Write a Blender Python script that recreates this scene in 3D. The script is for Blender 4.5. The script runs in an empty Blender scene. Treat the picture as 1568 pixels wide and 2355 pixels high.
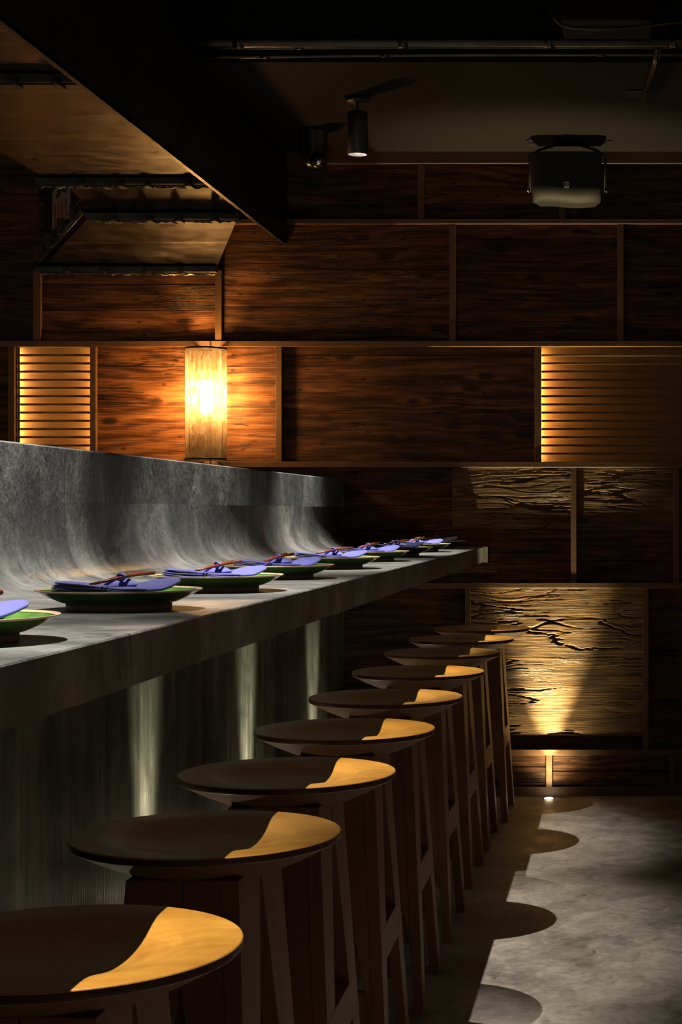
import bpy, bmesh, math, random
from mathutils import Vector, noise
random.seed(7)
S = bpy.context.scene
C = S.collection
F = 4000.0; VX, VY = 1440.0, 1177.0; CH = 1.21          # focal length in pixels, vanishing point, eye height
WY = 7.42                                               # face of the plank wall
PI = math.pi
def WX(x): return (x - VX) * WY / F
def WZ(y): return CH - (y - VY) * WY / F

# ------------------------------------------------------------------ mesh helpers
class MB:
    def __init__(s): s.bm = bmesh.new(); s.col = s.bm.loops.layers.color.new('rnd')
    def face(s, pts, mi=0, col=(0.5, 0.5, 0.5, 1), smooth=False):
        f = s.bm.faces.new([s.bm.verts.new(p) for p in pts]); f.material_index = mi; f.smooth = smooth
        for l in f.loops: l[s.col] = col
        return f
    def hexa(s, b, t, mi=0, col=(0.5, 0.5, 0.5, 1)):
        """b, t: four bottom and four top corners, counter-clockwise seen from above"""
        v = [s.bm.verts.new(p) for p in list(b) + list(t)]
        fs = [(3,2,1,0),(4,5,6,7),(0,1,5,4),(1,2,6,5),(2,3,7,6),(3,0,4,7)]
        for q in fs:
            f = s.bm.faces.new([v[i] for i in q]); f.material_index = mi
            for l in f.loops: l[s.col] = col
        return v
    def box(s, x0, x1, y0, y1, z0, z1, mi=0, col=(0.5, 0.5, 0.5, 1)):
        return s.hexa([(x0,y0,z0),(x1,y0,z0),(x1,y1,z0),(x0,y1,z0)], [(x0,y0,z1),(x1,y0,z1),(x1,y1,z1),(x0,y1,z1)], mi, col)
    def lathe(s, prof, n=48, c=(0,0,0), mi=0, smooth=True, axis='z', cap=True):
        rings = []
        for r, z in prof:
            ring = []
            if r < 1e-6:
                ring = [s.bm.verts.new(s._ax(c, 0, 0, z, axis))]
            else:
                for i in range(n):
                    a = 2*PI*i/n
                    ring.append(s.bm.verts.new(s._ax(c, r*math.cos(a), r*math.sin(a), z, axis)))
            rings.append(ring)
        for a, b in zip(rings, rings[1:]):
            for i in range(n):
                j = (i+1) % n
                if len(a) == 1 and len(b) == 1: continue
                if len(a) == 1: q = [a[0], b[i], b[j]]
                elif len(b) == 1: q = [a[i], a[j], b[0]]
                else: q = [a[i], a[j], b[j], b[i]]
                f = s.bm.faces.new(q); f.smooth = smooth; f.material_index = mi
        return s
    def _ax(s, c, x, y, z, axis):
        if axis == 'z': return (c[0]+x, c[1]+y, c[2]+z)
        if axis == 'y': return (c[0]+x, c[1]+z, c[2]+y)
        return (c[0]+z, c[1]+x, c[2]+y)
    def tube(s, pts, rad, n=12, mi=0, caps=True):
        pts = [Vector(p) for p in pts]
        rad = rad if isinstance(rad, (list, tuple)) else [rad]*len(pts)
        rings = []; prev = None
        for i, p in enumerate(pts):
            d = (pts[min(i+1, len(pts)-1)] - pts[max(i-1, 0)]).normalized()
            up = prev if prev else (Vector((0,0,1)) if abs(d.z) < .9 else Vector((1,0,0)))
            u = d.cross(up).normalized(); w = u.cross(d).normalized(); prev = w
            rings.append([s.bm.verts.new(p + (u*math.cos(2*PI*k/n) + w*math.sin(2*PI*k/n))*rad[i]) for k in range(n)])
        for a, b in zip(rings, rings[1:]):
            for k in range(n):
                f = s.bm.faces.new([a[k], a[(k+1)%n], b[(k+1)%n], b[k]]); f.smooth = True; f.material_index = mi
        if caps:
            for r in (rings[0][::-1], rings[-1]):
                f = s.bm.faces.new(r); f.material_index = mi
        return s
    def grid(s, fn, nu, nv, mi=0, smooth=True, col=(0.5,0.5,0.5,1)):
        g = [[s.bm.verts.new(fn(i/nu, j/nv)) for j in range(nv+1)] for i in range(nu+1)]
        for i in range(nu):
            for j in range(nv):
                f = s.bm.faces.new([g[i][j], g[i+1][j], g[i+1][j+1], g[i][j+1]]); f.smooth = smooth; f.material_index = mi
                for l in f.loops: l[s.col] = col
        return s
    def build(s, name, mats, parent=None, bevel=0, seg=2, solid=0, subsurf=0, loc=None, recalc=True):
        if recalc: bmesh.ops.recalc_face_normals(s.bm, faces=s.bm.faces[:])
        me = bpy.data.meshes.new(name); s.bm.to_mesh(me); s.bm.free()
        if not isinstance(mats, (list, tuple)): mats = [mats]
        for m in mats: me.materials.append(m)
        o = bpy.data.objects.new(name, me); C.objects.link(o)
        if parent: o.parent = parent
        if loc: o.location = loc
        if solid:
            m = o.modifiers.new('solid', 'SOLIDIFY'); m.thickness = solid; m.offset = 0
        if subsurf:
            m = o.modifiers.new('sub', 'SUBSURF'); m.levels = subsurf; m.render_levels = subsurf
        if bevel:
            m = o.modifiers.new('bevel', 'BEVEL'); m.width = bevel; m.segments = seg; m.limit_method = 'ANGLE'; m.angle_limit = math.radians(35)
            m.harden_normals = False
        return o
def tag(o, label=None, cat=None, group=None, kind=None):
    if label: o['label'] = label
    if cat: o['category'] = cat
    if group: o['group'] = group
    if kind: o['kind'] = kind
    return o
def empty(name, loc, label, cat, group=None, rz=0):
    o = bpy.data.objects.new(name, None); o.empty_display_size = .1
    C.objects.link(o); o.location = loc; o.rotation_euler = (0, 0, rz)
    return tag(o, label, cat, group)
def copy_tree(o, parent=None):
    c = o.copy(); C.objects.link(c)
    if parent: c.parent = parent
    for ch in list(o.children): copy_tree(ch, c)
    return c
def lamp(name, kind, parent, loc, energy, color, **kw):
    l = bpy.data.lights.new(name, kind); l.energy = energy; l.color = color
    for k, v in kw.items(): setattr(l, k, v)
    o = bpy.data.objects.new(name, l); C.objects.link(o); o.parent = parent; o.location = loc
    return o

# ------------------------------------------------------------------ material helpers
class NT:
    def __init__(s, name):
        s.m = bpy.data.materials.new(name); s.m.use_nodes = True; s.t = s.m.node_tree
        s.b = s.t.nodes['Principled BSDF']; s.out = s.t.nodes['Material Output']
    def n(s, typ, **kw):
        nd = s.t.nodes.new(typ)
        for k, v in kw.items():
            if k[0] == '_': nd.inputs[k[1:].replace('_', ' ')].default_value = v
            else: setattr(nd, k, v)
        return nd
    def l(s, a, b): s.t.links.new(a, b); return b
    def math(s, op, a, b=None, clamp=False):
        nd = s.n('ShaderNodeMath', operation=op, use_clamp=clamp)
        for i, v in enumerate((a, b)):
            if v is None: continue
            if isinstance(v, (int, float)): nd.inputs[i].default_value = v
            else: s.l(v, nd.inputs[i])
        return nd.outputs[0]
    def vmul(s, v, k, add=None):
        nd = s.n('ShaderNodeVectorMath', operation='MULTIPLY_ADD'); s.l(v, nd.inputs[0]); nd.inputs[1].default_value = k
        if add is not None: s.l(add, nd.inputs[2])
        return nd.outputs[0]
    def noise(s, v, scale=1, detail=4, rough=.55, dist=0):
        nd = s.n('ShaderNodeTexNoise'); s.l(v, nd.inputs['Vector'])
        nd.inputs['Scale'].default_value = scale; nd.inputs['Detail'].default_value = detail
        nd.inputs['Roughness'].default_value = rough; nd.inputs['Distortion'].default_value = dist
        return nd.outputs['Fac']
    def ramp(s, f, stops):
        nd = s.n('ShaderNodeValToRGB'); s.l(f, nd.inputs[0]); e = nd.color_ramp.elements
        while len(e) < len(stops): e.new(.5)
        for k, (p, c) in enumerate(stops):
            e[k].position = p; e[k].color = (c[0], c[1], c[2], 1) if isinstance(c, (tuple, list)) else (c, c, c, 1)
        return nd.outputs[0]
    def mix(s, f, a, b, mode='MIX'):
        nd = s.n('ShaderNodeMix', data_type='RGBA', blend_type=mode)
        for i, v in ((0, f), (6, a), (7, b)):
            if isinstance(v, (int, float)): nd.inputs[i].default_value = v if i == 0 else (v, v, v, 1)
            elif isinstance(v, (tuple, list)): nd.inputs[i].default_value = (v[0], v[1], v[2], 1)
            else: s.l(v, nd.inputs[i])
        return nd.outputs[2]
    def bump(s, h, dist=.002, strength=1.0):
        nd = s.n('ShaderNodeBump'); nd.inputs['Distance'].default_value = dist; nd.inputs['Strength'].default_value = strength
        s.l(h, nd.inputs['Height']); s.l(nd.outputs[0], s.b.inputs['Normal'])
    def coord(s): return s.n('ShaderNodeTexCoord').outputs['Object']
    def base(s, c):
        if isinstance(c, (tuple, list)): s.b.inputs['Base Color'].default_value = (*c, 1)
        else: s.l(c, s.b.inputs['Base Color'])
    def rough(s, r):
        if isinstance(r, (int, float)): s.b.inputs['Roughness'].default_value = r
        else: s.l(r, s.b.inputs['Roughness'])
def plain(name, col, rough=.5, metal=0, spec=.5, emit=None, es=0):
    t = NT(name); t.base(col); t.rough(rough); t.b.inputs['Metallic'].default_value = metal
    t.b.inputs['Specular IOR Level'].default_value = spec
    if emit: t.b.inputs['Emission Color'].default_value = (*emit, 1); t.b.inputs['Emission Strength'].default_value = es
    # faint surface unevenness
    v = t.coord(); f = t.noise(v, 60, 3)
    if not emit: t.l(t.mix(.25, t.mix(1, col, t.ramp(f, [(.3, .75), (.7, 1.15)]), 'MULTIPLY'), col), t.b.inputs['Base Color'])
    return t.m

def wood(name, stops, grain=(1.5, 1.5, 26), offs=True, ring=60, ringw=.5, rough=.6, bump=.0015, knots=True, dark=.45, fine=220, spec=.3, warpk=.5):
    """stops: colour ramp; grain runs along X"""
    t = NT(name); v = t.coord()
    if offs:
        at = t.n('ShaderNodeVertexColor', layer_name='rnd'); sep = t.n('ShaderNodeSeparateColor'); t.l(at.outputs[0], sep.inputs[0])
        off = t.vmul(at.outputs[0], (37., 11., 23.)); v = t.vmul(v, (1, 1, 1), off)
    warp = t.noise(t.vmul(v, (1.3, 1.3, 5)), 1.0, 2, .5)
    if knots:
        sw = t.n('ShaderNodeSeparateXYZ'); t.l(v, sw.inputs[0]); v2 = t.n('ShaderNodeCombineXYZ'); t.l(sw.outputs[0], v2.inputs[0]); t.l(sw.outputs[2], v2.inputs[1])
        vo = t.n('ShaderNodeTexVoronoi', feature='F1', voronoi_dimensions='2D'); t.l(t.vmul(v2.outputs[0], (2.2, 5.2, 1)), vo.inputs['Vector']); vo.inputs['Scale'].default_value = 1.0
        pull = t.math('POWER', t.math('SUBTRACT', 1.0, vo.outputs['Distance'], True), 7)
        warp = t.math('ADD', warp, t.math('MULTIPLY', pull, .22))
    sx = t.n('ShaderNodeSeparateXYZ'); t.l(v, sx.inputs[0])
    ph = t.math('ADD', t.math('MULTIPLY', sx.outputs[2], ring*1.6), t.math('MULTIPLY', warp, ring*warpk))
    jit = t.noise(t.vmul(v, (9, 9, 60)), 1.0, 3, .6)
    ph = t.math('ADD', ph, t.math('MULTIPLY', jit, 1.6))
    rg = t.math('ADD', t.math('MULTIPLY', t.math('SINE', ph), .5), .5); rg = t.math('POWER', rg, 1.6)
    st = t.noise(t.vmul(v, grain), 1.7, 9, .74)
    fn = t.noise(t.vmul(v, (7, 7, fine)), 1.0, 3, .65)
    val = t.math('ADD', t.math('MULTIPLY', st, .85), t.math('MULTIPLY', t.math('SUBTRACT', .4, rg), .24*ringw))
    val = t.math('ADD', val, t.math('MULTIPLY', t.math('SUBTRACT', fn, .5), .80))
    col = t.ramp(val, stops)
    blot = t.ramp(t.noise(t.vmul(v, (1.2, 1.2, 7)), 2.6, 6, .68), [(.36, dark), (.60, 1.0)])
    col = t.mix(1, col, blot, 'MULTIPLY')
    h = t.math('ADD', t.math('MULTIPLY', st, .6), t.math('MULTIPLY', fn, .9))
    if dark < .8:
        cn = t.math('ABSOLUTE', t.math('SUBTRACT', t.noise(t.vmul(v, (1.5, 1.5, 26)), 1.6, 4, .6), .5))
        cm = t.ramp(t.noise(t.vmul(v, (2, 2, 6)), 1.5, 2, .5), [(.50, 0), (.58, 1)])
        cn = t.math('ADD', cn, t.math('MULTIPLY', t.math('SUBTRACT', 1.0, cm), .2))
        crk = t.ramp(cn, [(.004, .12), (.026, 1.0)])
        col = t.mix(1, col, crk, 'MULTIPLY'); h = t.math('ADD', h, t.math('MULTIPLY', crk, 1.6))
    if knots:
        vo2 = vo
        kj = t.math('ADD', vo2.outputs['Distance'], t.math('MULTIPLY', t.math('SUBTRACT', t.noise(v, 45, 4, .6), .5), .09))
        col = t.mix(t.ramp(kj, [(.02, .9), (.07, .6), (.10, 0)]), col, (.028, .012, .006))
        speck = t.n('ShaderNodeTexVoronoi', feature='F1', voronoi_dimensions='2D'); t.l(t.vmul(v2.outputs[0], (4.5, 8, 1)), speck.inputs['Vector']); speck.inputs['Scale'].default_value = 1.0
        col = t.mix(t.ramp(speck.outputs['Distance'], [(.03, .8), (.06, 0)]), col, (.02, .009, .005))
    if offs:
        g = t.n('ShaderNodeCombineColor')
        for i in range(3): t.l(t.math('MULTIPLY', sep.outputs[1], 2.0), g.inputs[i])
        col = t.mix(1, col, g.outputs[0], 'MULTIPLY')
    t.base(col); t.rough(rough); t.b.inputs['Specular IOR Level'].default_value = spec
    t.bump(h, bump, 1.0)
    return t.m

M = {}
M['plank'] = wood('reclaimed_plank', [(.22, (.055, .020, .008)), (.40, (.19, .072, .026)), (.54, (.32, .135, .05)), (.72, (.44, .21, .085))], ring=80, ringw=.75, rough=.55, bump=.0022, dark=.40, warpk=.42, spec=.25)
M['rough_plank'] = wood('rough_hewn_plank', [(.2, (.16, .085, .035)), (.45, (.34, .20, .085)), (.7, (.50, .32, .15))], ring=60, ringw=.5, rough=.6, bump=.0022, dark=.5, knots=False)
M['trim'] = wood('cedar_trim', [(.2, (.20, .105, .052)), (.8, (.30, .165, .085))], ring=30, ringw=.2, rough=.55, bump=.0004, knots=False, dark=.9, offs=True)
M['slat'] = wood('slat_wood', [(.2, (.12, .062, .028)), (.8, (.17, .09, .042))], ring=30, ringw=.2, rough=.5, bump=.0003, knots=False, dark=.9, offs=False)
M['back'] = wood('recess_back_wood', [(.2, (.18, .095, .032)), (.8, (.27, .15, .052))], ring=50, ringw=.4, rough=.5, bump=.0006, knots=False, dark=.85, offs=False)
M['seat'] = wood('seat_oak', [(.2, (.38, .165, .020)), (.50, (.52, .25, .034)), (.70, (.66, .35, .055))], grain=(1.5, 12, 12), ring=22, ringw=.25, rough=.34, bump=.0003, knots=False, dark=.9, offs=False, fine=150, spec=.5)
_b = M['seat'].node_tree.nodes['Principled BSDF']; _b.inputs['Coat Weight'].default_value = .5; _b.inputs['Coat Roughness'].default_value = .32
M['seat_edge_shaded'] = wood('shaded_seat_edge_oak', [(.2, (.045, .016, .008)), (.8, (.10, .04, .018))], ring=60, ringw=.3, rough=.4, bump=.0002, knots=False, dark=.9, offs=False)  # seat oak darkened: shade on the edge band put into the colour
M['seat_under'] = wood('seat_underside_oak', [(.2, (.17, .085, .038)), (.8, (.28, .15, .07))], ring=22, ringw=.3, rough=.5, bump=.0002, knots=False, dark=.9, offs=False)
M['leg'] = wood('leg_oak', [(.2, (.13, .055, .028)), (.8, (.24, .115, .06))], grain=(18, 18, 1.2), ring=4, ringw=.2, rough=.5, bump=.0004, knots=False, dark=.9, offs=False, fine=3)
M['rail'] = wood('rail_oak', [(.2, (.15, .068, .032)), (.8, (.27, .14, .07))], grain=(3, 3, 20), ring=30, ringw=.3, rough=.5, bump=.0004, knots=False, dark=.9, offs=False)
M['stick'] = wood('chopstick_wood', [(.2, (.16, .035, .015)), (.8, (.30, .075, .03))], ring=5, ringw=.1, rough=.35, bump=.0001, knots=False, dark=.95, offs=False)

def stone(name, streak, cols, rough=(.28, .6), bump=.0012, seams=True):
    t = NT(name); v = t.coord()
    a = t.noise(t.vmul(v, streak), 3.2, 7, .62, .6)
    b = t.noise(t.vmul(v, (1, 1, 1)), 4.5, 8, .74, .9)
    fine = t.noise(t.vmul(v, tuple(3*k for k in streak)), 14, 4, .6)
    val = t.math('ADD', t.math('MULTIPLY', a, .6), t.math('ADD', t.math('MULTIPLY', b, .28), t.math('MULTIPLY', fine, .14)))
    col = t.ramp(val, [(.36, cols[0]), (.50, cols[1]), (.60, cols[2]), (.72, cols[3])])
    vein = t.math('ABSOLUTE', t.math('SUBTRACT', t.noise(t.vmul(v, streak), 1.3, 5, .6, .4), .5))
    col = t.mix(t.ramp(vein, [(.0, .65), (.008, 0)]), col, (.02, .022, .022))
    if seams:
        sx = t.n('ShaderNodeSeparateXYZ'); t.l(v, sx.inputs[0])
        m = t.math('FRACT', t.math('DIVIDE', t.math('SUBTRACT', sx.outputs[1], .22), 1.05))
        d = t.math('ABSOLUTE', t.math('SUBTRACT', m, .0))
        col = t.mix(t.math('LESS_THAN', d, .0032), col, (.05, .05, .048))
    t.base(col)
    t.l(t.ramp(b, [(.3, rough[0]), (.7, rough[1])]), t.b.inputs['Roughness'])
    t.bump(t.math('ADD', t.math('MULTIPLY', val, 1.5), fine), bump, 1.0)
    return t.m
M['stone'] = stone('grey_soapstone', (1.0, 1.5, 1.0), [(.035, .040, .043), (.085, .093, .097), (.17, .182, .185), (.40, .405, .39)], (.34, .6), .0024)
M['stone_base'] = stone('stone_base', (2.5, 2.5, .22), [(.025, .028, .026), (.06, .064, .055), (.12, .124, .10), (.26, .25, .20)], (.24, .42), .0014, seams=False)

def floor_mat():
    t = NT('polished_concrete'); v = t.coord()
    a = t.noise(v, 1.7, 6, .6, .5); b = t.noise(t.vmul(v, (1, .8, 1)), 9, 7, .72, .8); c = t.noise(v, 45, 5, .7)
    val = t.math('ADD', t.math('MULTIPLY', a, .45), t.math('ADD', t.math('MULTIPLY', b, .35), t.math('MULTIPLY', c, .20)))
    col = t.ramp(val, [(.36, (.07, .066, .06)), (.46, (.19, .18, .16)), (.54, (.32, .30, .265)), (.64, (.48, .45, .39))])
    spots = t.ramp(t.noise(t.vmul(v, (1, .55, 1)), 6.5, 6, .75, 1.5), [(.30, .35), (.40, 1.0)])
    col = t.mix(1, col, spots, 'MULTIPLY')
    t.base(col); t.l(t.ramp(b, [(.3, .38), (.7, .65)]), t.b.inputs['Roughness'])
    t.bump(t.math('ADD', b, t.math('MULTIPLY', c, .4)), .0012, .8)
    return t.m
M['floor'] = floor_mat()

def metal(name, col, rough, streak=(1, 14, 14), strength=.5, metallic=1.0, seam=0):
    t = NT(name); v = t.coord()
    a = t.noise(t.vmul(v, streak), 2.0, 5, .6); b = t.noise(v, 12, 4, .6)
    t.base(t.mix(1, col, t.ramp(a, [(.3, .6), (.7, 1.25)]), 'MULTIPLY'))
    t.l(t.ramp(b, [(.3, rough*.75), (.7, rough*1.3)]), t.b.inputs['Roughness'])
    if seam:
        sy = t.n('ShaderNodeSeparateXYZ'); t.l(v, sy.inputs[0]); m = t.math('FRACT', t.math('MULTIPLY', sy.outputs[1], seam))
        t.base(t.mix(t.math('LESS_THAN', m, .035), t.mix(1, col, t.ramp(a, [(.3, .6), (.7, 1.25)]), 'MULTIPLY'), tuple(k*2.4 for k in col)))
    t.b.inputs['Metallic'].default_value = metallic
    t.bump(t.noise(t.vmul(v, (1, 2, 1)), 1.6, 2), .002*strength, .4)
    return t.m
M['galv'] = metal('galvanised_duct_sheet', (.13, .122, .12), .36, (1.0, 16, 16), seam=3.1)
M['flange'] = metal('duct_flange_steel', (.07, .075, .075), .4, (6, 6, 6))
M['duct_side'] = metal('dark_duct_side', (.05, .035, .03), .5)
M['black_steel'] = metal('blackened_steel', (.028, .022, .020), .42, (2, 2, 1), .15, metallic=.6)
def tape_mat():
    t = NT('crinkled_foil_seal'); v = t.coord(); a = t.noise(v, 70, 5, .7, 1)
    t.base(t.ramp(a, [(.4, (.05, .04, .035)), (.6, (.95, .90, .82))])); t.rough(.35); t.b.inputs['Metallic'].default_value = .0
    t.bump(a, .008, 1.0); return t.m
M['tape'] = tape_mat()
M['black'] = plain('black_paint', (.012, .011, .010), .45)
M['black_gloss'] = plain('black_gloss_plastic', (.010, .010, .011), .25)
M['pipe'] = metal('black_pipe', (.06, .052, .045), .32, (3, 3, 3), .1, .8)
M['ceiling'] = plain('dark_painted_ceiling', (.013, .012, .011), .85, 0, .12)
M['darkwall'] = plain('dark_room_wall', (.045, .035, .028), .8)
M['speaker'] = plain('speaker_grille_black', (.020, .021, .019), .6, 0, .25)
M['white_logo'] = plain('white_emblem', (.75, .72, .66), .5)
M['chrome'] = plain('chrome', (.8, .78, .74), .15, 1.0)
M['reflector'] = plain('spot_reflector', (.9, .87, .82), .35, .2)
M['led_face'] = plain('spot_lens', (.9, .9, .9), .4, emit=(1, .9, .78), es=14)
M['upl_face'] = plain('uplight_lens', (.9, .9, .9), .4, emit=(1, .82, .55), es=25)
M['led_strip'] = plain('led_strip', (.9, .8, .6), .4, emit=(1, .55, .18), es=150)
M['bulb'] = plain('bulb_glow', (1, 1, 1), .4, emit=(1, .50, .14), es=650)
M['cap_grey'] = plain('pale_stone_edge', (.26, .29, .27), .5)
M['sticker'] = plain('warning_sticker', (.22, .17, .14), .6)
M['red_ink'] = plain('red_print', (.22, .03, .02), .6)

def glaze(name, c1, c2, rough):
    t = NT(name); v = t.coord(); a = t.noise(v, 28, 4, .6)
    t.base(t.ramp(a, [(.35, c1), (.65, c2)])); t.rough(rough); t.b.inputs['Coat Weight'].default_value = .35; t.b.inputs['Coat Roughness'].default_value = .08
    t.bump(a, .0008, .5); return t.m
M['green'] = glaze('green_glaze', (.035, .080, .018), (.055, .13, .028), .25)
M['green_in'] = glaze('inner_green_glaze', (.05, .14, .025), (.10, .24, .05), .18)
M['rim'] = glaze('bare_rim', (.36, .27, .15), (.52, .42, .27), .4)
M['foot'] = plain('brown_clay', (.13, .075, .052), .7)
def cloth(name, c):
    t = NT(name); v = t.coord(); a = t.noise(v, 900, 2, .5); b = t.noise(v, 25, 3, .5)
    t.base(t.mix(1, c, t.ramp(b, [(.3, .85), (.7, 1.1)]), 'MULTIPLY')); t.rough(.85); t.b.inputs['Sheen Weight'].default_value = .25
    t.bump(a, .0004, .6); return t.m
M['napkin'] = cloth('lit_periwinkle_linen', (.10, .112, .48))  # blades and tie: spotlit brightness put into the linen colour
M['napkin_shaded'] = cloth('shaded_periwinkle_linen', (.05, .05, .29))  # same linen, with the shade of the folds put into the colour

def shade_mat():
    t = NT('woven_paper_shade'); v = t.coord()
    sx = t.n('ShaderNodeSeparateXYZ'); t.l(v, sx.inputs[0])
    ang = t.n('ShaderNodeMath', operation='ARCTAN2'); t.l(sx.outputs[0], ang.inputs[0]); t.l(sx.outputs[1], ang.inputs[1])
    cyl = t.n('ShaderNodeCombineXYZ'); t.l(t.math('MULTIPLY', ang.outputs[0], .085), cyl.inputs[0]); t.l(sx.outputs[2], cyl.inputs[2])
    vert = t.noise(t.vmul(cyl.outputs[0], (300, 1, 6)), 1.0, 3, .6)
    wid = t.noise(t.vmul(cyl.outputs[0], (110, 1, .6)), 1.0, 2, .5)
    blot = t.noise(t.vmul(cyl.outputs[0], (45, 1, 30)), 1.0, 4, .65)
    tr = t.n('ShaderNodeBsdfTransparent'); tl = t.n('ShaderNodeBsdfTranslucent'); df = t.n('ShaderNodeBsdfDiffuse')
    col = t.ramp(t.math('ADD', t.math('MULTIPLY', vert, .5), t.math('MULTIPLY', blot, .5)), [(.38, (.020, .008, .002)), (.50, (.060, .044, .030)), (.62, (.090, .085, .088))])
    t.l(col, tl.inputs[0]); t.l(col, df.inputs[0])
    m1 = t.n('ShaderNodeMixShader'); m1.inputs[0].default_value = .30; t.l(tl.outputs[0], m1.inputs[1]); t.l(df.outputs[0], m1.inputs[2])
    m2 = t.n('ShaderNodeMixShader'); t.l(m1.outputs[0], m2.inputs[1]); t.l(tr.outputs[0], m2.inputs[2])
    hole = t.ramp(t.math('ADD', t.math('MULTIPLY', vert, .45), t.math('MULTIPLY', wid, .55)), [(.42, .10), (.60, .40)])
    t.l(hole, m2.inputs[0]); t.l(m2.outputs[0], t.out.inputs[0])
    return t.m
M['shade'] = shade_mat()

# ------------------------------------------------------------------ the wall of planks
def rgb(a=None, g=.5): return (random.random() if a is None else a, g, random.random(), 1)
def hewn(x, z, seed):
    """depth of the weathered surface towards the room, metres"""
    w = noise.fractal(Vector((x*2.0, z*5, seed)), 1, 2, 3)*.9
    h = .0010*noise.fractal(Vector((x*1.3, z*9 + w*.5, seed+3)), 1, 2, 3)
    f = noise.fractal(Vector((x*2.6, z*75 + w*1.2, seed+9)), .6, 2.1, 4)
    h += .0006*f + .0003*noise.noise(Vector((x*7, z*190 + w*2, seed+12))) + .0002*noise.noise(Vector((x*60, z*150, seed+13)))
    m = noise.noise(Vector((x*1.3, z*3.2, seed+23)))
    g = abs(noise.noise(Vector((x*1.5 + 4, z*11 + w*.8, seed+17))) + .12*f)
    k = max(0, 1 - g/.045); h -= .012*min(1, max(0, m)*6)*k*k*(3-2*k)
    g2 = abs(noise.noise(Vector((x*3.2, z*34 + w*1.5, seed+31))))
    k = max(0, 1 - g2/.08); h -= .0035*k*k*max(0, min(1, .3 + 2.2*noise.noise(Vector((x*2.4, z*6, seed+41)))))
    return h
wb = MB()
WB = WY + .03
def board(xa, xb, ya, yb, tone=.5, dy=None):
    x0, x1, z1, z0 = WX(xa), WX(xb), WZ(ya), WZ(yb)
    dy = random.uniform(-.0022, .0022) if dy is None else dy
    wb.box(x0, x1, WY+dy, WB, z0+.0011, z1-.0011, 0, rgb(None, tone*random.uniform(.86, 1.12)))
def hewn_board(xa, xb, ya, yb, seed, tone=.5, step=.0026, amp=1.0):
    x0, x1, z1, z0 = WX(xa), WX(xb), WZ(ya), WZ(yb)
    nu, nv = int((x1-x0)/step), int((z1-z0)/step)
    def fn(u, v):
        x = x0+(x1-x0)*u; z = z0+.0006+(z1-z0-.0012)*v
        return (x, WY - .002 - amp*hewn(x, z, seed), z)
    wb.grid(fn, nu, nv, 1, True, rgb(None, tone))
    wb.box(x0, x1, WY+.012, WB, z0, z1, 1, rgb(None, tone))
def cell(xa, xb, seams, tones=None):
    wb.box(WX(xa), WX(xb), WY+.010, WB, WZ(seams[-1]), WZ(seams[0]), 0, rgb(None, .2))
    for i, (a, b) in enumerate(zip(seams, seams[1:])):
        board(xa, xb, a, b, (tones[i] if tones else random.choice((.40, .48, .55, .46))))
# row 1 (top)
cell(640, 970, [352, 472, 513], [.6, .42]); cell(970, 1293, [352, 470, 513], [.55, .42]); cell(1293, 1690, [352, 474, 513], [.42, .38])
# row 2
cell(505, 1042, [513, 621, 706, 792], [.55, .58, .5]); cell(1042, 1426, [513, 549, 624, 740, 792], [.48, .5, .52, .45]); cell(1426, 1690, [513, 546, 622, 659, 792])
# left part of rows 1 and 2
cell(-420, 88, [352, 380, 403, 552, 607, 660, 713, 792], [.5, .45, .5, .48, .40, .42, .38]); cell(88, 505, [352, 500, 627, 655, 714, 792], [.45, .45, .55, .5, .62])
# row 3
cell(-420, 28, [792, 880, 975, 1069]); cell(217, 644, [792, 843, 936, 1069], [.72, .68, .70]); cell(644, 1237, [792, 818, 950, 1069], [.42, .62, .5])
cell(28, 40, [792, 1069]); cell(210, 217, [792, 1069])
# row 4
cell(-420, 560, [1069, 1200, 1346]); cell(560, 1040, [1069, 1135, 1220, 1346], [.4, .45, .45])
hewn_board(1040, 1318, 1069, 1217, 5.0, .5); cell(1040, 1320, [1217, 1272, 1346], [.5, .48])
hewn_board(1320, 1556, 1069, 1220, 9.0, .5); cell(1320, 1556, [1220, 1290, 1346], [.5, .45]); cell(1556, 1690, [1069, 1217, 1346])
# row 5
cell(-420, 560, [1346, 1500, 1650, 1727]); cell(560, 1078, [1346, 1440, 1560, 1640, 1727], [.4, .38, .4, .42])
hewn_board(1078, 1486, 1346, 1423, 21.0, .52); hewn_board(1078, 1486, 1423, 1512, 33.0, .5); hewn_board(1078, 1486, 1512, 1693, 40.0, .5, amp=.75)
cell(1078, 1486, [1693, 1727], [.45]); cell(1486, 1690, [1346, 1490, 1610, 1727], [.42, .4, .42])
# row 6
cell(-420, 1263, [1727, 1764, 1800, 1822], [.5, .45, .5]); cell(1263, 1543, [1727, 1774, 1822], [.5, .5]); cell(1543, 1690, [1727, 1822])
o = wb.build('wall_back', [M['plank'], M['rough_plank']], recalc=True); tag(o, kind='structure')
o['label'] = 'far wall of reclaimed horizontal planks'

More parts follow.
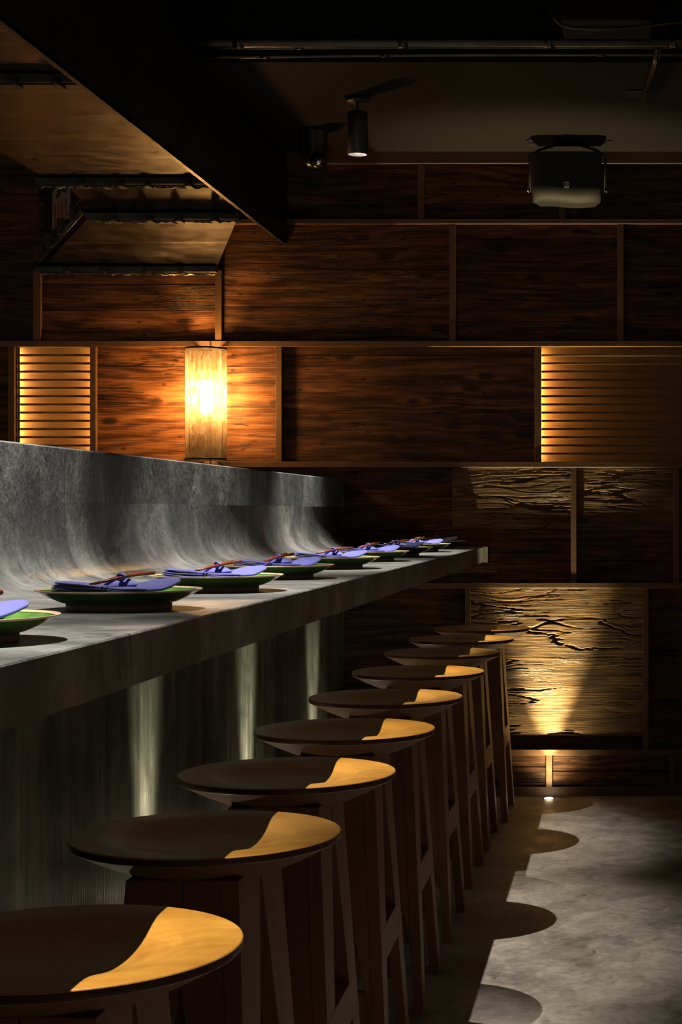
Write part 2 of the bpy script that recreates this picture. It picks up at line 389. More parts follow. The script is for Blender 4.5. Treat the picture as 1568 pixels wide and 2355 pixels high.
trim_n = [0]
def trim(xa, xb, ya, yb, d=.022, dz0=0):
    trim_n[0] += 1
    b = MB(); b.box(WX(xa), WX(xb), WY-d, WY+.028, WZ(yb), WZ(ya), 0, rgb(None, .5))
    o = b.build('trim_%d' % trim_n[0], M['trim'], bevel=.0012, seg=1); tag(o, kind='structure'); return o
H = .024
trim(-420, 1690, 352, 379, .030)                                   # rail under the ceiling
trim(520, 1690, 505, 517, H); trim(-420, 1690, 785, 798, H); trim(-420, 1690, 1062, 1075, H)
trim(-420, 1690, 1340, 1352, H); trim(-420, 1690, 1722, 1735, H)
V = .021
for xa, xb, ya, yb in [(962,977,379,505),(1286,1300,379,505),(1035,1049,517,785),(1420,1434,517,785),(80,97,622,785),(497,512,622,785),
                       (22,37,798,1062),(210,224,798,1062),(636,650,798,1062),(1230,1244,798,1062),(1313,1326,1075,1340),(1548,1561,1075,1340),
                       (1070,1083,1352,1722),(1478,1491,1352,1722),(1256,1270,1735,1808),(1538,1550,1735,1808)]:
    trim(xa, xb, ya, yb, V)
b = MB(); b.box(WX(-420), WX(1690), WY-.016, WY+.03, 0, WZ(1808), 0, rgb(None, .45))
tag(b.build('baseboard_back', M['trim'], bevel=.001, seg=1), kind='structure')

# ------------------------------------------------------------------ slatted light panels
def slat_panel(xa, xb, strips, label):
    x0, x1, z1, z0 = WX(xa), WX(xb), WZ(798), WZ(1062)
    e = empty('slatted_light_panel', ((x0+x1)/2, WY, z0), label, 'light panel')
    ox, oy, oz = e.location
    D = .050; X0, X1 = x0-.032, x1+.032
    h = MB()
    for bx in ((X0-.01, X0, 0, D), (X1, X1+.01, 0, D)):
        h.box(bx[0]-ox, bx[1]-ox, .03+bx[2], bx[3]+.005, 0-.02, z1-z0+.02)
    h.box(X0-ox, X1-ox, .03, D+.005, -.02, -.004); h.box(X0-ox, X1-ox, .03, D+.005, z1-z0+.004, z1-z0+.02)
    h.build('housing', M['black'], e)
    b = MB(); b.box(X0-ox, X1-ox, D, D+.012, -.004, z1-z0+.004); b.build('back_board', M['back'], e)
    pitch = (z1-z0)/14.0
    for k in range(1, 14):
        s = MB(); s.box(x0-ox, x1-ox, -.006, .016, z1-z0-k*pitch-.0042, z1-z0-k*pitch+.0042)
        s.build('slat', M['slat'], e, bevel=.0008, seg=1)
    for side in strips:
        sx = (X0+.004) if side == 'l' else (X1-.008)
        s = MB(); s.box(sx-ox, sx+.004-ox, D-.016, D-.008, .012, z1-z0-.012); s.build('light_strip', M['led_strip'], e)
    return e
slat_panel(40, 209, ('l', 'r'), 'small backlit panel of thin wooden slats, left of the paper lantern')
slat_panel(1245, 1660, ('l',), 'wide backlit panel of thin wooden slats at the right edge, glowing at its left end')

# ------------------------------------------------------------------ room shell
def struct(name, mb, m): return tag(mb.build(name, m), kind='structure')
b = MB(); b.box(-3.6, 2.2, -1.2, WB+.12, -.1, 0); struct('floor', b, M['floor'])
b = MB(); b.box(-3.6, 2.2, 5.92, WB+.12, 2.74, 2.80); b.box(-3.6, 2.2, 5.92, 5.98, 2.80, 3.1); b.box(-3.6, 2.2, -1.2, 5.98, 3.1, 3.16)
struct('ceiling', b, M['ceiling'])
b = MB(); b.box(WX(1690), 2.2, WY, WB, 0, 2.74, 0, rgb(.3, .45)); b.box(-3.6, WX(-420), WY, WB, 0, 2.74, 0, rgb(.7, .45)); b.box(-3.6, 2.2, WB+.07, WB+.12, 0, 2.74)
struct('wall_backing', b, M['plank'])

# ------------------------------------------------------------------ bar counter
e = empty('bar_counter', (-.9, 3.5, 0), 'long grey stone bar counter with a curved upstand running back to the plank wall', 'counter')
ox, oy = -.9, 3.5
Xf, Xb, zt = -.61, -1.202, 1.06
R = .17
prof = [(Xf, zt-.065), (Xf, zt-.002), (Xf-.002, zt)]
for k in range(25):
    u = k/24; prof.append((Xb + R*(1-u)**2.6, zt + R*u**2.6))
prof += [(Xb, 1.3445), (Xb-.003, 1.3475), (Xb-.027, 1.3475), (Xb-.030, 1.3445), (Xb-.030, zt-.065)]
b = MB(); Y0, Y1 = -.6, WY-.003
ra = [b.bm.verts.new((x-ox, Y0-oy, z)) for x, z in prof]; rb = [b.bm.verts.new((x-ox, Y1-oy, z)) for x, z in prof]
for i in range(len(prof)):
    j = (i+1) % len(prof); f = b.bm.faces.new([ra[i], ra[j], rb[j], rb[i]]); f.smooth = 3 <= i < 27
b.bm.faces.new(ra[::-1]); b.bm.faces.new(rb)
b.build('worktop', M['stone'], e)
b = MB(); b.box(-1.262-ox, -1.222-ox, Y0-oy, Y1-oy, 0, zt-.065); b.box(-1.222-ox, -1.204-ox, Y0-oy, Y1-oy, 0, zt-.0655); b.build('base_panel', M['stone_base'], e)
b = MB(); b.box(Xf+.0005-ox, Xf+.019-ox, Y1-.03-oy, Y1-oy, zt-.066, zt+.001); b.build('end_strip', M['cap_grey'], e)

# ------------------------------------------------------------------ stools
SZ = .745
def make_stool():
    e = empty('bar_stool', (0, 0, 0), '', 'stool', 'bar stools along the counter')
    b = MB()
    for mi, pr in ((0, [(0, -.0200), (.03, -.0197), (.05, -.0186), (.07, -.0166), (.09, -.0134), (.105, -.0100), (.120, -.0062), (.132, -.0034), (.144, -.0013), (.155, -.0003), (.168, 0), (.1903, 0)]),
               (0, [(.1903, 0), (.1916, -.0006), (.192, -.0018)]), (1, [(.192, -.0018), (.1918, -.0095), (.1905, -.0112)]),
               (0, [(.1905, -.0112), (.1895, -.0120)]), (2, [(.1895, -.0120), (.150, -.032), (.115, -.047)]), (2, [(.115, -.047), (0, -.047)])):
        b.lathe([(r, z+SZ) for r, z in pr], 96, mi=mi)
    b.build('seat', [M['seat'], M['seat_edge_shaded'], M['seat_under']], e)
    zt_ = .703
    def hx(z): return .118 + (.078-.118)*z/.70
    def hy(z): return .210 + (.130-.210)*z/.70
    def wy(z): return .045 + (.129-.045)*z/.70
    T = .024
    for sx in (-1, 1):
        for sy in (-1, 1):
            b = MB()
            def ring(z):
                X, Yy, w = hx(z), hy(z), wy(z)
                q = [(X-T, Yy-w), (X, Yy-w), (X, Yy), (X-T, Yy)]
                return [(sx*x, sy*y, z) for x, y in q]
            r0, r1 = ring(0), ring(zt_)
            b.hexa(r0, r1)
            def wing(z):
                X, Yy = hx(z)-T, hy(z)
                xi = .0008 if z >= .557 else X - (X-.0008)*(z-.14)/(.557-.14)
                q = [(xi, Yy-.024), (X-.0002, Yy-.024), (X-.0002, Yy-.002), (xi, Yy-.002)]
                return [(sx*x, sy*y, z) for x, y in q]
            a0, a1, a2 = wing(.145), wing(.557), wing(zt_)
            b.hexa(a0, a1); b.hexa(a1, a2)
            b.build('leg', M['leg'], e, bevel=.0012, seg=1)
    for sx in (-1, 1):
        b = MB(); z0, z1 = .275, .345
        def q(z): X, Yy = hx(z), hy(z); return [(sx*(X-.030), -Yy+.003, z), (sx*(X+.0006), -Yy+.003, z), (sx*(X+.0006), Yy-.003, z), (sx*(X-.030), Yy-.003, z)]
        b.hexa(q(z0), q(z1)); b.build('footrest', M['rail'], e, bevel=.0012, seg=1)
    for sy in (-1, 1):
        b = MB(); z0, z1 = .165, .225
        def q(z): X, Yy = hx(z)-.006, hy(z); return [(-X, sy*(Yy-.034), z), (X, sy*(Yy-.034), z), (X, sy*(Yy-.008), z), (-X, sy*(Yy-.008), z)]
        b.hexa(q(z0), q(z1)); b.build('stretcher', M['rail'], e, bevel=.0012, seg=1)
    return e
st_pos = [(-.608, 1.870), (-.608, 2.520), (-.606, 3.110), (-.604, 3.735), (-.606, 4.385), (-.608, 5.085), (-.610, 5.780), (-.606, 6.400), (-.580, 6.985)]
st_lab = ['nearest round wooden bar stool, its seat cut off by the left edge of the picture',
          'second round wooden bar stool from the camera, whole seat with bright lit wedge',
          'third round wooden bar stool from the camera, below the near end of the counter front',
          'fourth round wooden bar stool from the camera, whose seat edge is only dimly lit',
          'fifth round wooden bar stool from the camera, middle one of the row of nine',
          'sixth round wooden bar stool from the camera, dark seat with a small lit wedge',
          'seventh round wooden bar stool from the camera, third from the plank wall',
          'eighth round wooden bar stool from the camera, last but one before the plank wall',
          'farthest round wooden bar stool, its dark seat in front of the uplit planks']
proto = make_stool()
for i, (p, lb) in enumerate(zip(st_pos, st_lab)):
    s = proto if i == 0 else copy_tree(proto)
    s.location = (p[0], p[1], 0); s['label'] = lb; s.rotation_euler = (0, 0, 0 if i == 0 else random.uniform(-.02, .02))

# ------------------------------------------------------------------ plates, napkins, chopsticks
def make_plate():
    e = empty('serving_plate', (0, 0, 1.06), '', 'plate', 'green plates along the counter')
    b = MB()
    b.lathe([(.079, .010), (.088, .0125), (.101, .018), (.112, .0235), (.1195, .0285), (.1205, .0288)], 72, mi=0)
    b.lathe([(.1205, .0288), (.118, .0278), (.108, .0225), (.092, .0165), (.07, .0135), (0, .0125)], 72, mi=1)
    b.lathe([(0, .0095), (.079, .010)], 72, mi=0)
    b.build('bowl', [M['green'], M['green_in']], e)
    b = MB(); b.lathe([(.1190, .0280), (.1225, .0288), (.1250, .0300), (.1248, .0314), (.1225, .0312), (.1190, .0290)], 72); b.build('rim', M['rim'], e)
    b = MB(); b.lathe([(.070, .0098), (.079, .0102), (.0785, .001), (.0775, 0), (.070, 0), (.069, .003), (.070, .0098)], 72); b.build('foot', M['foot'], e)
    return e
def leaf(pts, yfn, rows=6, bulge=.004):
    """soft blade of folded cloth spanned between its outline points (x, z), y from yfn(x, z)"""
    b = MB(); n = len(pts); cx = sum(p[0] for p in pts)/n; cz = sum(p[1] for p in pts)/n
    c = b.bm.verts.new((cx, yfn(cx, cz)-bulge, cz)); rings = []
    for k in range(1, rows+1):
        f = k/rows
        ring = []
        for i in range(n*3):
            p = pts[i//3]; q = pts[(i//3+1) % n]; r_ = (i % 3)/3
            x = p[0]*(1-r_)+q[0]*r_; z = p[1]*(1-r_)+q[1]*r_
            X, Z = cx+(x-cx)*f, cz+(z-cz)*f
            ring.append(b.bm.verts.new((X, yfn(X, Z)-bulge*(1-f*f), Z)))
        rings.append(ring)
    m = n*3
    for i in range(m):
        f = b.bm.faces.new([c, rings[0][i], rings[0][(i+1) % m]]); f.smooth = True
        for a, d in zip(rings, rings[1:]):
            f = b.bm.faces.new([a[i], d[i], d[(i+1) % m], a[(i+1) % m]]); f.smooth = True
    return b
def make_napkin():
    e = empty('folded_napkin', (0, 0, 1.06), '', 'napkin', 'folded napkins on the plates')
    b = MB()
    for k in range(4):
        lift = k*.0042
        def fn(u, v, lift=lift, k=k):
            x = -.101 + .150*u + .002*k
            z = .0245 + lift*(.55+.6*(1-u)) + .0035*(1-u)**2 - .0012*math.sin(u*PI) + .0009*math.sin(u*9+k*1.7)
            y = -.012*u - .004 + (v-.5)*(.046 + .03*u) + .0015*k
            return (x, y, z)
        b.grid(fn, 20, 6)
    b.build('folded_bundle', M['napkin_shaded'], e, solid=.0032, subsurf=1)
    P1 = [(.033,.0345),(.040,.0413),(.049,.0442),(.067,.0463),(.0845,.0480),(.0935,.0467),(.097,.0422),(.088,.0357),(.0775,.0308),(.060,.0298),(.0455,.0298)]
    leaf(P1, lambda x, z: -.045+(z-.029)*2.4 + (x-.06)*.15).build('front_blade', M['napkin'], e, solid=.004, subsurf=1)
    P2 = [(-.036,.0353),(-.0286,.0433),(-.0196,.0470),(-.005,.0465),(.0074,.0443),(.029,.0353),(.005,.033),(-.02,.033)]
    leaf(P2, lambda x, z: .018+(z-.033)*1.6).build('back_blade', M['napkin'], e, solid=.004, subsurf=1)
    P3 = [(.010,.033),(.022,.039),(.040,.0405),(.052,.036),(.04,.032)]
    leaf(P3, lambda x, z: .026+(z-.033)*1.2, bulge=.002).build('side_fold', M['napkin_shaded'], e, solid=.003, subsurf=1)
    b = MB(); b.tube([(-.0035, .013, .0485), (-.0025, .018, .0490), (-.0015, .024, .0495)], [.0060, .0064, .0060], 14)
    b.tube([(-.009, .014, .047), (-.018, .008, .041), (-.024, .004, .036)], [.003, .003, .0025], 8)
    b.build('tie', M['napkin'], e)
    return e
def make_sticks():
    e = empty('chopsticks', (0, 0, 1.06), '', 'chopsticks', 'pairs of chopsticks on the napkins')
    for k, (dx, rz) in enumerate(((-.0035, -.004), (.0045, .004))):
        b = MB(); b.tube([(-.022+dx*.6, -.066, .0412), (-.002+dx, .022, .0490), (.016+dx+rz, .105, .0525)], [.0015, .0026, .0034], 10)
        b.build('stick', M['stick'], e)
    return e
pl_y = [2.00, 2.68, 3.29, 3.91, 4.60, 5.28, 5.86, 6.52, 7.12]
ordn = ['nearest', 'second', 'third', 'fourth', 'fifth', 'sixth', 'seventh', 'eighth', 'farthest']
pp, nn, cc = make_plate(), make_napkin(), make_sticks()
for i, y in enumerate(pl_y):
    dx = (0, 0, .006, -.002, .004, -.003, .004, -.002, 0)[i]; r = (0.0, 0, .02, .10, -.12, .05, -.08, .12, -.10)[i]
    for src, kind in ((pp, 'p'), (nn, 'n'), (cc, 'c')):
        s = src if i == 0 else copy_tree(src)
        s.location = (-.781+dx, y, 1.06); s.rotation_euler = (0, 0, r if kind != 'p' else 0)
        s['label'] = {'p': '%s green glazed plate with pale rim on the counter, %s',
                      'n': 'periwinkle blue folded napkin on the %s plate, %s',
                      'c': 'red-brown chopsticks on the napkin of the %s plate, %s'}[kind] % (ordn[i], 'counted from the camera' if 0 < i < 8 else ('cut by the left edge' if i == 0 else 'beside the plank wall'))

# ------------------------------------------------------------------ paper lantern
LY = 7.315; lx = (473.5-VX)*LY/F; lz0 = CH-(1058-VY)*LY/F; lz1 = CH-(800-VY)*LY/F; lr = .0855
e = empty('wall_lantern', (lx, LY, lz0), 'glowing woven cylinder lantern fixed to the plank wall above the counter', 'lamp')
h = lz1-lz0
b = MB(); n = 96
for k in range(n):
    a, c = 2*PI*k/n, 2*PI*(k+1)/n
    f = b.face([(lr*math.cos(a), lr*math.sin(a), .006), (lr*math.cos(c), lr*math.sin(c), .006), (lr*math.cos(c), lr*math.sin(c), h-.006), (lr*math.cos(a), lr*math.sin(a), h-.006)], smooth=True)
bmesh.ops.remove_doubles(b.bm, verts=b.bm.verts[:], dist=1e-5)
b.build('lamp_shade', M['shade'], e)
for z in (0, h-.008):
    b = MB(); b.lathe([(lr-.002, z), (lr+.0015, z), (lr+.0015, z+.008), (lr-.002, z+.008), (lr-.002, z)], 96)
    b.box(-.003, .003, -lr, WY-LY, z+.002, z+.006); b.box(-lr, lr, -.003, .003, z+.002, z+.006)
    b.build('ring', M['black'], e)
b = MB(); b.lathe([(0, h*.43-.03), (.022, h*.43-.03), (.022, h*.43), (.016, h*.43+.004), (0, h*.43+.004)], 24, (0.0, 0, 0)); b.build('socket', M['reflector'], e)
bz = CH-(945-VY)*LY/F - lz0
b = MB()
for k in range(3):
    a = 2*PI*k/3 + .5; x, y = .020*math.cos(a), .022*math.sin(a)
    b.tube([(x, y, bz), (x, y, bz+.125)], .0105, 14)
b.build('bulb', M['bulb'], e)

# ------------------------------------------------------------------ cylinder spotlights
def make_spot():
    e = empty('ceiling_spotlight', (0, 0, 0), '', 'spotlight', 'cylinder spotlights over the counter')
    b = MB(); b.box(-.046, .046, -.02, .02, -.012, 0); b.lathe([(0, -.022), (.034, -.022), (.040, -.018), (.042, -.011), (0, -.011)], 32); b.build('canopy', M['black'], e, bevel=.001)
    b = MB(); b.tube([(0,0,-.02),(0,0,-.060)], .0055, 12); b.build('rod', M['black'], e)
    b = MB(); b.lathe([(0, -.056), (.030, -.056), (.0365, -.060), (.037, -.064), (.037, -.214), (.0345, -.214), (.0345, -.200)], 48); b.build('housing', M['black'], e)
    b = MB(); b.lathe([(.0345, -.2135), (.030, -.209), (.016, -.202), (.0145, -.200)], 48); b.build('reflector', M['reflector'], e)
    b = MB(); b.lathe([(.0145, -.200), (0, -.200)], 32); b.build('lens', M['led_face'], e)
    l = lamp('spot_beam', 'SPOT', e, (0, 0, -.216), 100, (1, .89, .75), spot_size=math.radians(54), spot_blend=.85, shadow_soft_size=.006)
    return e
sp = make_spot()
sps = [(-.99, 6.41, 2.74, 'black cylinder spotlight hanging from the ceiling between the camera dome and the loudspeaker', 165),
       (-1.02, 4.87, 3.10, 'black cylinder spotlight over the counter, second from the plank wall, above the picture', 250),
       (-1.02, 3.31, 3.10, 'black cylinder spotlight over the counter, third from the plank wall, above the picture', 250),
       (-1.02, 1.76, 3.10, 'black cylinder spotlight over the counter, nearest to the camera, above the picture', 250)]
for i, (x, y, z, lb, en) in enumerate(sps):
    s = sp if i == 0 else copy_tree(sp)
    s.location = (x, y, z); s['label'] = lb
    for ch in s.children:
        if ch.type == 'LIGHT':
            ch.data = ch.data.copy(); ch.data.energy = en

# ------------------------------------------------------------------ floor uplights
def uplight(x, y, label, energy, tilt, size, col, blend=1.0, wide=0, soft=.008, mid=0):
    e = empty('floor_uplight', (x, y, 0), label, 'floor light', 'small lights sunk in the floor')
    b = MB(); b.lathe([(0, .0008), (.020, .0010), (.027, .0010), (.030, .0002)], 32); b.build('ring', M['chrome'], e)
    b = MB(); b.lathe([(0, .006), (.010, .0055), (.017, .003), (.019, .0009)], 32); b.build('lens', M['upl_face'], e)
    l = lamp('uplight_beam', 'SPOT', e, (0, 0, .012), energy, col, spot_size=size, spot_blend=blend, shadow_soft_size=soft)
    l.rotation_euler = tilt
    if mid:
        l3 = lamp('uplight_halo', 'SPOT', e, (0, 0, .012), mid, col, spot_size=math.radians(80), spot_blend=1.0, shadow_soft_size=.008); l3.rotation_euler = tilt
    if wide:
        l2 = lamp('uplight_spill', 'SPOT', e, (0, 0, .012), wide, col, spot_size=math.radians(125), spot_blend=1.0, shadow_soft_size=.008); l2.rotation_euler = tilt
    return e
UPC = (1, .78, .38)
uplight((1262-VX)*7.335/F, 7.335, 'small bright round light in the floor at the foot of the plank wall', 200, (PI-math.radians(1.5), 0, 0), math.radians(41), UPC, 1.0, 5, .008, 10)
for y, lb in ((4.36, 'small floor light below the counter beside the fifth stool, lighting the stone base'), (5.52, 'small floor light below the counter beyond the sixth stool, lighting the stone base'),
              (3.20, 'small floor light below the counter beside the third stool, lighting the stone base'), (6.68, 'small floor light below the counter nearest the plank wall')):
    uplight(-1.085, y, lb, 110 if y != 3.20 else 35, (PI, -math.radians(12), 0), math.radians(25), (1, .88, .60), 1.0, 3.5, .04)

# ------------------------------------------------------------------ steel fascia, duct
b = MB(); b.box(-1.459, -1.447, -.6, WY, CH+1.146, 3.09); b.box(-1.473, -1.447, -.6, WY, CH+1.146, CH+1.149)
o = b.build('steel_fascia', M['black_steel']); tag(o, 'deep blackened steel fascia hanging from the ceiling over the counter', 'fascia')
e = empty('ventilation_duct', (-1.8, 7.38, CH+1.24), 'galvanised ventilation duct with flanged joints turning into the plank wall', 'duct')
dx, dy, dz = e.location
def L(p): return (p[0]-dx, p[1]-dy, p[2]-dz)
XL, XR = -2.16, -1.476
zA, zB, zC = CH+1.24, CH+1.147, CH+1.046
def duct_seg(name, near, far, top, mi):
    """near/far: (xl, xr, y, z) of the underside"""
    b = MB(); (a0, a1, ya, za), (c0, c1, yc, zc) = near, far
    v = b.hexa([L((a0,ya,za)), L((a1,ya,za)), L((c1,yc,zc)), L((c0,yc,zc))], [L((a0,ya,top)), L((a1,ya,top)), L((c1,yc,top)), L((c0,yc,top))], 0)
    b.bm.faces.ensure_lookup_table()
    for f in b.bm.faces: f.normal_update()
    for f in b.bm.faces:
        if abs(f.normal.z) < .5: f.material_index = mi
    return b.build(name, [M['galv'], M['duct_side']], e, bevel=.002, seg=1)
duct_seg('duct_section', (XL, XR, 4.93, zA), (XL, XR, 6.43, zA), CH+1.50, 0)
duct_seg('duct_section', (XL, XR, 3.2, zA), (XL, XR, 4.91, zA), CH+1.50, 0)
duct_seg('duct_section', (XL, XR, .6, zA), (XL, XR, 3.18, zA), CH+1.50, 0)
duct_seg('reducer', (-2.100, XR, 6.455, zA-.004), (-2.045, XR, 6.65, zB), CH+1.50, 0)
duct_seg('elbow', (-2.045, -1.478, 6.665, zB), (-2.478, -1.738, 7.40, zC), CH+1.44, 1)
def flange(y, xl, xr, z, seed, bar=True, tape=True):
    b = MB()
    b.box(xl-.02-dx, xr-dx, y-.022-dy, y-.014-dy, z-.030-dz, z+.02-dz)
    b.box(xl-.02-dx, xr-dx, y+.010-dy, y+.018-dy, z-.030-dz, z+.02-dz)
    b.box(xl-.02-dx, xr-dx, y-.022-dy, y+.018-dy, z-.008-dz, z+.01-dz)
    f = b.build('flange', M['flange'], e, bevel=.001, seg=1)
    rnd = random.Random(seed)
    for k in range(4):
        x = xl + .04 + (xr-xl-.08)*(k+.5)/4 + rnd.uniform(-.03, .03)
        c = MB(); c.box(x-.013-dx, x+.013-dx, y-.030-dy, y+.026-dy, z-.040-dz, z-.012-dz)
        c.tube([(x+.004-dx, y-.045-dy, z-.03-dz), (x+.004-dx, y+.034-dy, z-.03-dz)], .0045, 8)
        c.lathe([(0, -.006), (.010, -.006), (.010, .004), (0, .004)], 6, (x+.004-dx, y-.034-dy, z-.03-dz), axis='y', smooth=False)
        c.build('clamp', M['black'], f, bevel=.001, seg=1)
    if tape:
        t = MB()
        def fn(u, v):
            x = xl-.015+(xr-xl+.01)*u
            nz = noise.noise(Vector((x*38, v*3, seed))); n2 = noise.noise(Vector((x*11, v*2, seed+5)))
            a = (v-.5)*PI*1.1
            r = .0085 + .006*nz + .005*n2
            return (x-dx, y+.020+math.cos(a)*r-dy, z-.027-math.sin(a)*r*1.2+.003*n2-dz)
        t.grid(fn, 260, 6); t.build('sealant', M['tape'], f)
    return f
flange(4.92, XL, XR, zA, 1, tape=False); flange(6.442, XL, XR, zA, 2); flange(6.657, -2.045, -1.477, zB, 3)
f = flange(7.385, -2.478, -1.738, zC, 4, tape=True)
# bar with clips along the lower edge of the elbow's oblique side
b = MB(); A, B_ = Vector((-2.055, 6.655, zB+.005)), Vector((-2.488, 7.385, zC+.005))
off = Vector((-.018, -.010, 0))
b.tube([L(A+off), L(B_+off)], .010, 8); b.tube([L(A+off*1.2+Vector((0,0,.045))), L(B_+off*1.2+Vector((0,0,.045)))], .005, 8)
sb = b.build('side_bar', M['flange'], e)
for k in range(4):
    p = A.lerp(B_, (k+.5)/4)+off*1.6; q = L(p)
    b = MB(); b.box(q[0]-.014, q[0]+.014, q[1]-.014, q[1]+.014, q[2]-.012, q[2]+.05); b.build('clip', M['black'], sb, bevel=.003)
# sticker on the oblique side
u = (B_-A).normalized(); u.z = 0; u.normalize(); nrm = Vector((-abs(u.y), -abs(u.x), 0)).normalized()
dside = (Vector((B_.x, B_.y, 0))-Vector((A.x, A.y, 0)))
def side(t, z, o=.0015):
    p = Vector((-2.045, 6.665, 0)).lerp(Vector((-2.478, 7.40, 0)), t) + nrm*o; return L((p.x, p.y, z))
b = MB(); b.face([side(.80, CH+1.16), side(.42, CH+1.185), side(.42, CH+1.30), side(.60, CH+1.36), side(.80, CH+1.33)])
stk = b.build('sticker', M['sticker'], e, recalc=False)
for k in range(4):
    t = .50+.075*k; b = MB(); b.face([side(t+.03, CH+1.175, .0025), side(t, CH+1.18, .0025), side(t, CH+1.27, .0025), side(t+.03, CH+1.27, .0025)]); b.build('print', M['red_ink'], stk, recalc=False)
b = MB(); pts = [side(.48+.02*k, CH+1.29+.025*math.sin(k/8*PI), .012) for k in range(9)]; b.tube(pts, .005, 8); b.build('handle', M['pipe'], e)

# ------------------------------------------------------------------ pipes on the ceiling
def pip(name, y, z, r, label, bow=0.0, x0=-1.446, x1=.9, couplers=(), cat='pipe'):
    e = empty(name, (x0, y, z), label, cat)
    pts = [(t*(x1-x0)/24, 0, bow*math.sin(PI*t/24*.9)) for t in range(25)]
    b = MB(); b.tube(pts, r, 16); b.build('tube', M['pipe'], e)
    for c in couplers:
        k = (c-x0)/(x1-x0)*24; zz = bow*math.sin(PI*k/24*.9)
        b = MB(); b.tube([(c-x0-.016, 0, zz), (c-x0+.016, 0, zz)], r*1.18, 16); b.build('coupling', M['pipe'], e)
    return e
pip('ceiling_pipe', 5.70, CH+(VY-95)*5.70/F, .0205, 'thick black pipe running across under the dark ceiling', 0, couplers=(-1.27, -.73, -.25, .16))
pip('conduit', 5.78, CH+(VY-131)*5.78/F, .0075, 'thin black conduit just below the thick ceiling pipe', .010, couplers=(-1.2, -.80, -.08), cat='conduit')
pip('conduit', 5.86, CH+(VY-110)*5.86/F, .0065, 'thin black conduit tucked behind the thick ceiling pipe', .004, couplers=(-1.1,), cat='conduit')
# pipe stub dropping to a ceiling plate, right
e = empty('pipe_hanger', (.045, 6.35, 2.74), 'black angled pipe hanger with a square plate on the ceiling, far right', 'pipe hanger')
b = MB(); b.box(-.045, .045, -.05, .05, -.008, 0); b.build('plate', M['black'], e, bevel=.002)
b = MB(); b.tube([(.02, .02, -.02), (.03, -.18, -.03), (.055, -.52, -.025), (.06, -.60, 0.01)], .013, 14); b.build('tube', M['pipe'], e)
# box and looping cable, top right
yb = 5.3; bx0, bx1 = (1290-VX)*yb/F, (1500-VX)*yb/F; bz_ = CH+(VY-46)*yb/F
e = empty('ceiling_box', ((bx0+bx1)/2, yb, bz_), 'dark box under the ceiling at the top right corner, partly out of view', 'junction box')
b = MB(); b.box(-(bx1-bx0)/2, (bx1-bx0)/2, 0, .22, 0, 3.1-bz_); b.build('case', M['ceiling'], e, bevel=.008)
pts = [((x-VX)*5.25/F, 5.25, CH+(VY-y)*5.25/F) for x, y in ((1262,-12),(1266,20),(1275,42),(1292,58),(1315,64),(1380,66),(1450,64),(1500,58),(1540,53),(1600,50))]
b = MB(); b.tube(pts, .006, 10); tag(b.build('hanging_cable', M['pipe']), 'black cable looping below the dark box at the top right', 'cable')

# ------------------------------------------------------------------ dome camera
CY = 6.98; cxm = (720-VX)*CY/F
e = empty('security_camera', (cxm, CY, 2.7405), 'black dome security camera on the ceiling beside the steel fascia', 'security camera')
b = MB(); b.lathe([(0, 0), (.062, 0), (.062, -.010), (.059, -.016), (.057, -.085), (.054, -.105), (.046, -.128), (.034, -.142), (.018, -.150), (0, -.152)], 48); b.build('housing', M['black_gloss'], e)
b = MB(); b.lathe([(0, -.052), (.012, -.051), (.026, -.045), (.033, -.036), (.035, -.02), (.031, 0), (0, .01)], 40, (0, 0, 0))
o = b.build('eyeball', M['black_gloss'], e, loc=(.026, -.030, -.118)); o.rotation_euler = (math.radians(-62), 0, math.radians(12))
b = MB(); b.lathe([(0, -.0555), (.006, -.0555), (.010, -.054), (.012, -.051)], 24); q = b.build('lens', M['chrome'], o)

# ------------------------------------------------------------------ loudspeaker
SY = 7.20; k = SY/F; sx_ = (1305-VX)*k
e = empty('loudspeaker', (sx_, SY, 2.74), 'black loudspeaker on a bracket under the ceiling, small white emblem on its front', 'speaker')
b = MB(); n = 10
for (x0, x1) in ((-.162, .160),):
    out = [(x0+.02+.02*math.cos(a), -.0275+.0725*math.sin(a)) for a in [PI/2+PI*q/12 for q in range(13)]] + [(x1-.02+.02*math.cos(a), -.0275+.0725*math.sin(a)) for a in [-PI/2+PI*q/12 for q in range(13)]]
    for za, zb_ in ((0, -.008),):
        b.face([(x, y, za) for x, y in out]); b.face([(x, y, zb_) for x, y in out[::-1]])
        for q in range(len(out)):
            p_, q_ = out[q], out[(q+1) % len(out)]; b.face([(p_[0], p_[1], zb_), (q_[0], q_[1], zb_), (q_[0], q_[1], za), (p_[0], p_[1], za)])
bmesh.ops.remove_doubles(b.bm, verts=b.bm.verts[:], dist=1e-5); b.build('mounting_plate', M['black'], e)
b = MB(); b.tube([(-.154, -.02, -.24+.03), (-.154, -.02, -.06), (-.12, -.02, -.038), (-.05, -.02, -.016), (.05, -.02, -.016), (.12, -.02, -.038), (.156, -.02, -.06), (.156, -.02, -.21)], .006, 8); b.build('bracket', M['black'], e)
zt2, zb2 = CH+(VY-362)*k-2.74, CH+(VY-473)*k-2.74
b = MB()
def spf(u, v):
    x = (-.146+.290*u) * (1 - .03*(1-v)); z = zb2+(zt2-zb2)*v
    return x, z
def fn(u, v):
    x, z = spf(u, v); bul = .018*(1-(2*u-1)**6)
    z += .008*(1-v)*(math.sin(u*PI*2+.6)*.5)
    return (x, -.10 - bul - .0105*v + .045*max(0, 1-v/.25)**2, z)
b.grid(fn, 24, 12)
def fnb(u, v):
    x, z = spf(u, v); return (x*.8, .06, z+.01)
gb = MB()
b.bm.free(); b = MB()
cols = []
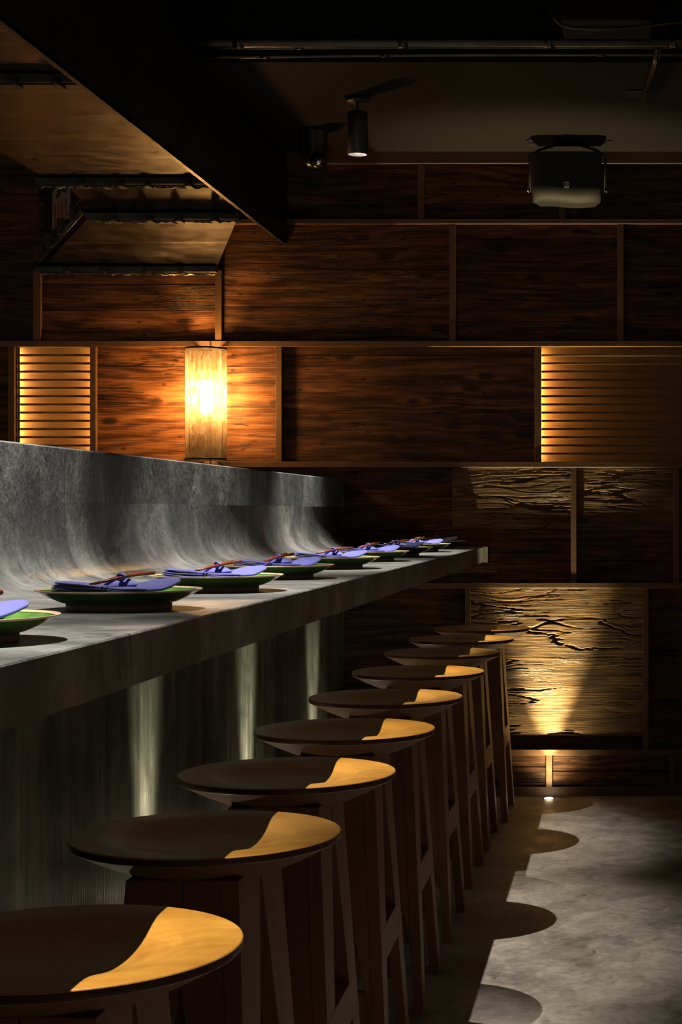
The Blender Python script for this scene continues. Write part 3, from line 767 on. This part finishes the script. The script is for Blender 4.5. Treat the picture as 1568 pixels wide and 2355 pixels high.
for i in range(25):
    u = i/24; row = [fn(u, j/12) for j in range(13)]; back = [(p[0]*.82, .07, p[2]*.96-.006) for p in row]
    cols.append((row, back))
for i in range(24):
    for j in range(12):
        for s_ in (0, 1):
            f = b.face([cols[i][s_][j], cols[i+1][s_][j], cols[i+1][s_][j+1], cols[i][s_][j+1]], smooth=True)
    for j in (0, 12): b.face([cols[i][0][j], cols[i+1][0][j], cols[i+1][1][j], cols[i][1][j]])
for i in (0, 24):
    for j in range(12): b.face([cols[i][0][j], cols[i][0][j+1], cols[i][1][j+1], cols[i][1][j]])
bmesh.ops.remove_doubles(b.bm, verts=b.bm.verts[:], dist=1e-5)
b.build('cabinet', M['speaker'], e, bevel=.006, seg=3)
lxx, lzz = (1303-VX)*7.08/F - sx_, CH+(VY-425)*7.08/F-2.74
b = MB(); s_ = .011; w_ = .0028; yy = -.128
b.box(lxx-s_, lxx-s_+w_, yy-.002, yy+.02, lzz-s_, lzz+s_); b.box(lxx+s_-w_, lxx+s_, yy-.002, yy+.02, lzz-s_, lzz+s_)
b.box(lxx-s_, lxx+s_, yy-.002, yy+.02, lzz-s_, lzz-s_+.005); b.box(lxx-s_, lxx+s_, yy-.002, yy+.02, lzz+s_-w_, lzz+s_)
b.box(lxx-.0015, lxx+.0025, yy-.002, yy+.02, lzz-s_, lzz+s_); b.build('emblem', M['white_logo'], e)
for sx2, mt in ((-.159, 'chrome'), (.161, 'black')):
    b = MB(); b.lathe([(0, -.008), (.009, -.006), (.009, .004), (0, .006)], 16, (sx2, -.028, -.205), axis='x'); b.build('knob', M[mt], e)

# ------------------------------------------------------------------ world, camera, view
w = bpy.data.worlds.new('world'); S.world = w; w.use_nodes = True
nt = w.node_tree; bg = nt.nodes['Background']
# the rest of the restaurant: a dim warm surround, brighter over the kitchen side
tc = nt.nodes.new('ShaderNodeTexCoord'); sp_ = nt.nodes.new('ShaderNodeSeparateXYZ'); nt.links.new(tc.outputs['Generated'], sp_.inputs[0])
mr = nt.nodes.new('ShaderNodeMapRange'); nt.links.new(sp_.outputs[0], mr.inputs[0])
for k_, v_ in zip(range(1, 5), (-.5, .5, .085, .050)): mr.inputs[k_].default_value = v_
bg.inputs[0].default_value = (1, .78, .55, 1); nt.links.new(mr.outputs[0], bg.inputs[1])
cam = bpy.data.cameras.new('camera'); co = bpy.data.objects.new('camera', cam); C.objects.link(co); S.camera = co
cam.sensor_fit = 'HORIZONTAL'; cam.sensor_width = 36; cam.lens = F/1568*36
co.location = (0, 0, CH); co.rotation_euler = (PI/2, 0, 0)
cam.shift_x = -(VX-784)/1568; cam.shift_y = (VY-1177.5)/1568; cam.clip_start = .05
S.view_settings.view_transform = 'Standard'; S.view_settings.look = 'None'; S.view_settings.gamma = 1; S.view_settings.use_curve_mapping = False
S.view_settings.exposure = 1.0
S.cycles.max_bounces = 10; S.cycles.diffuse_bounces = 6; S.cycles.transparent_max_bounces = 12
S.cycles.sample_clamp_indirect = 4
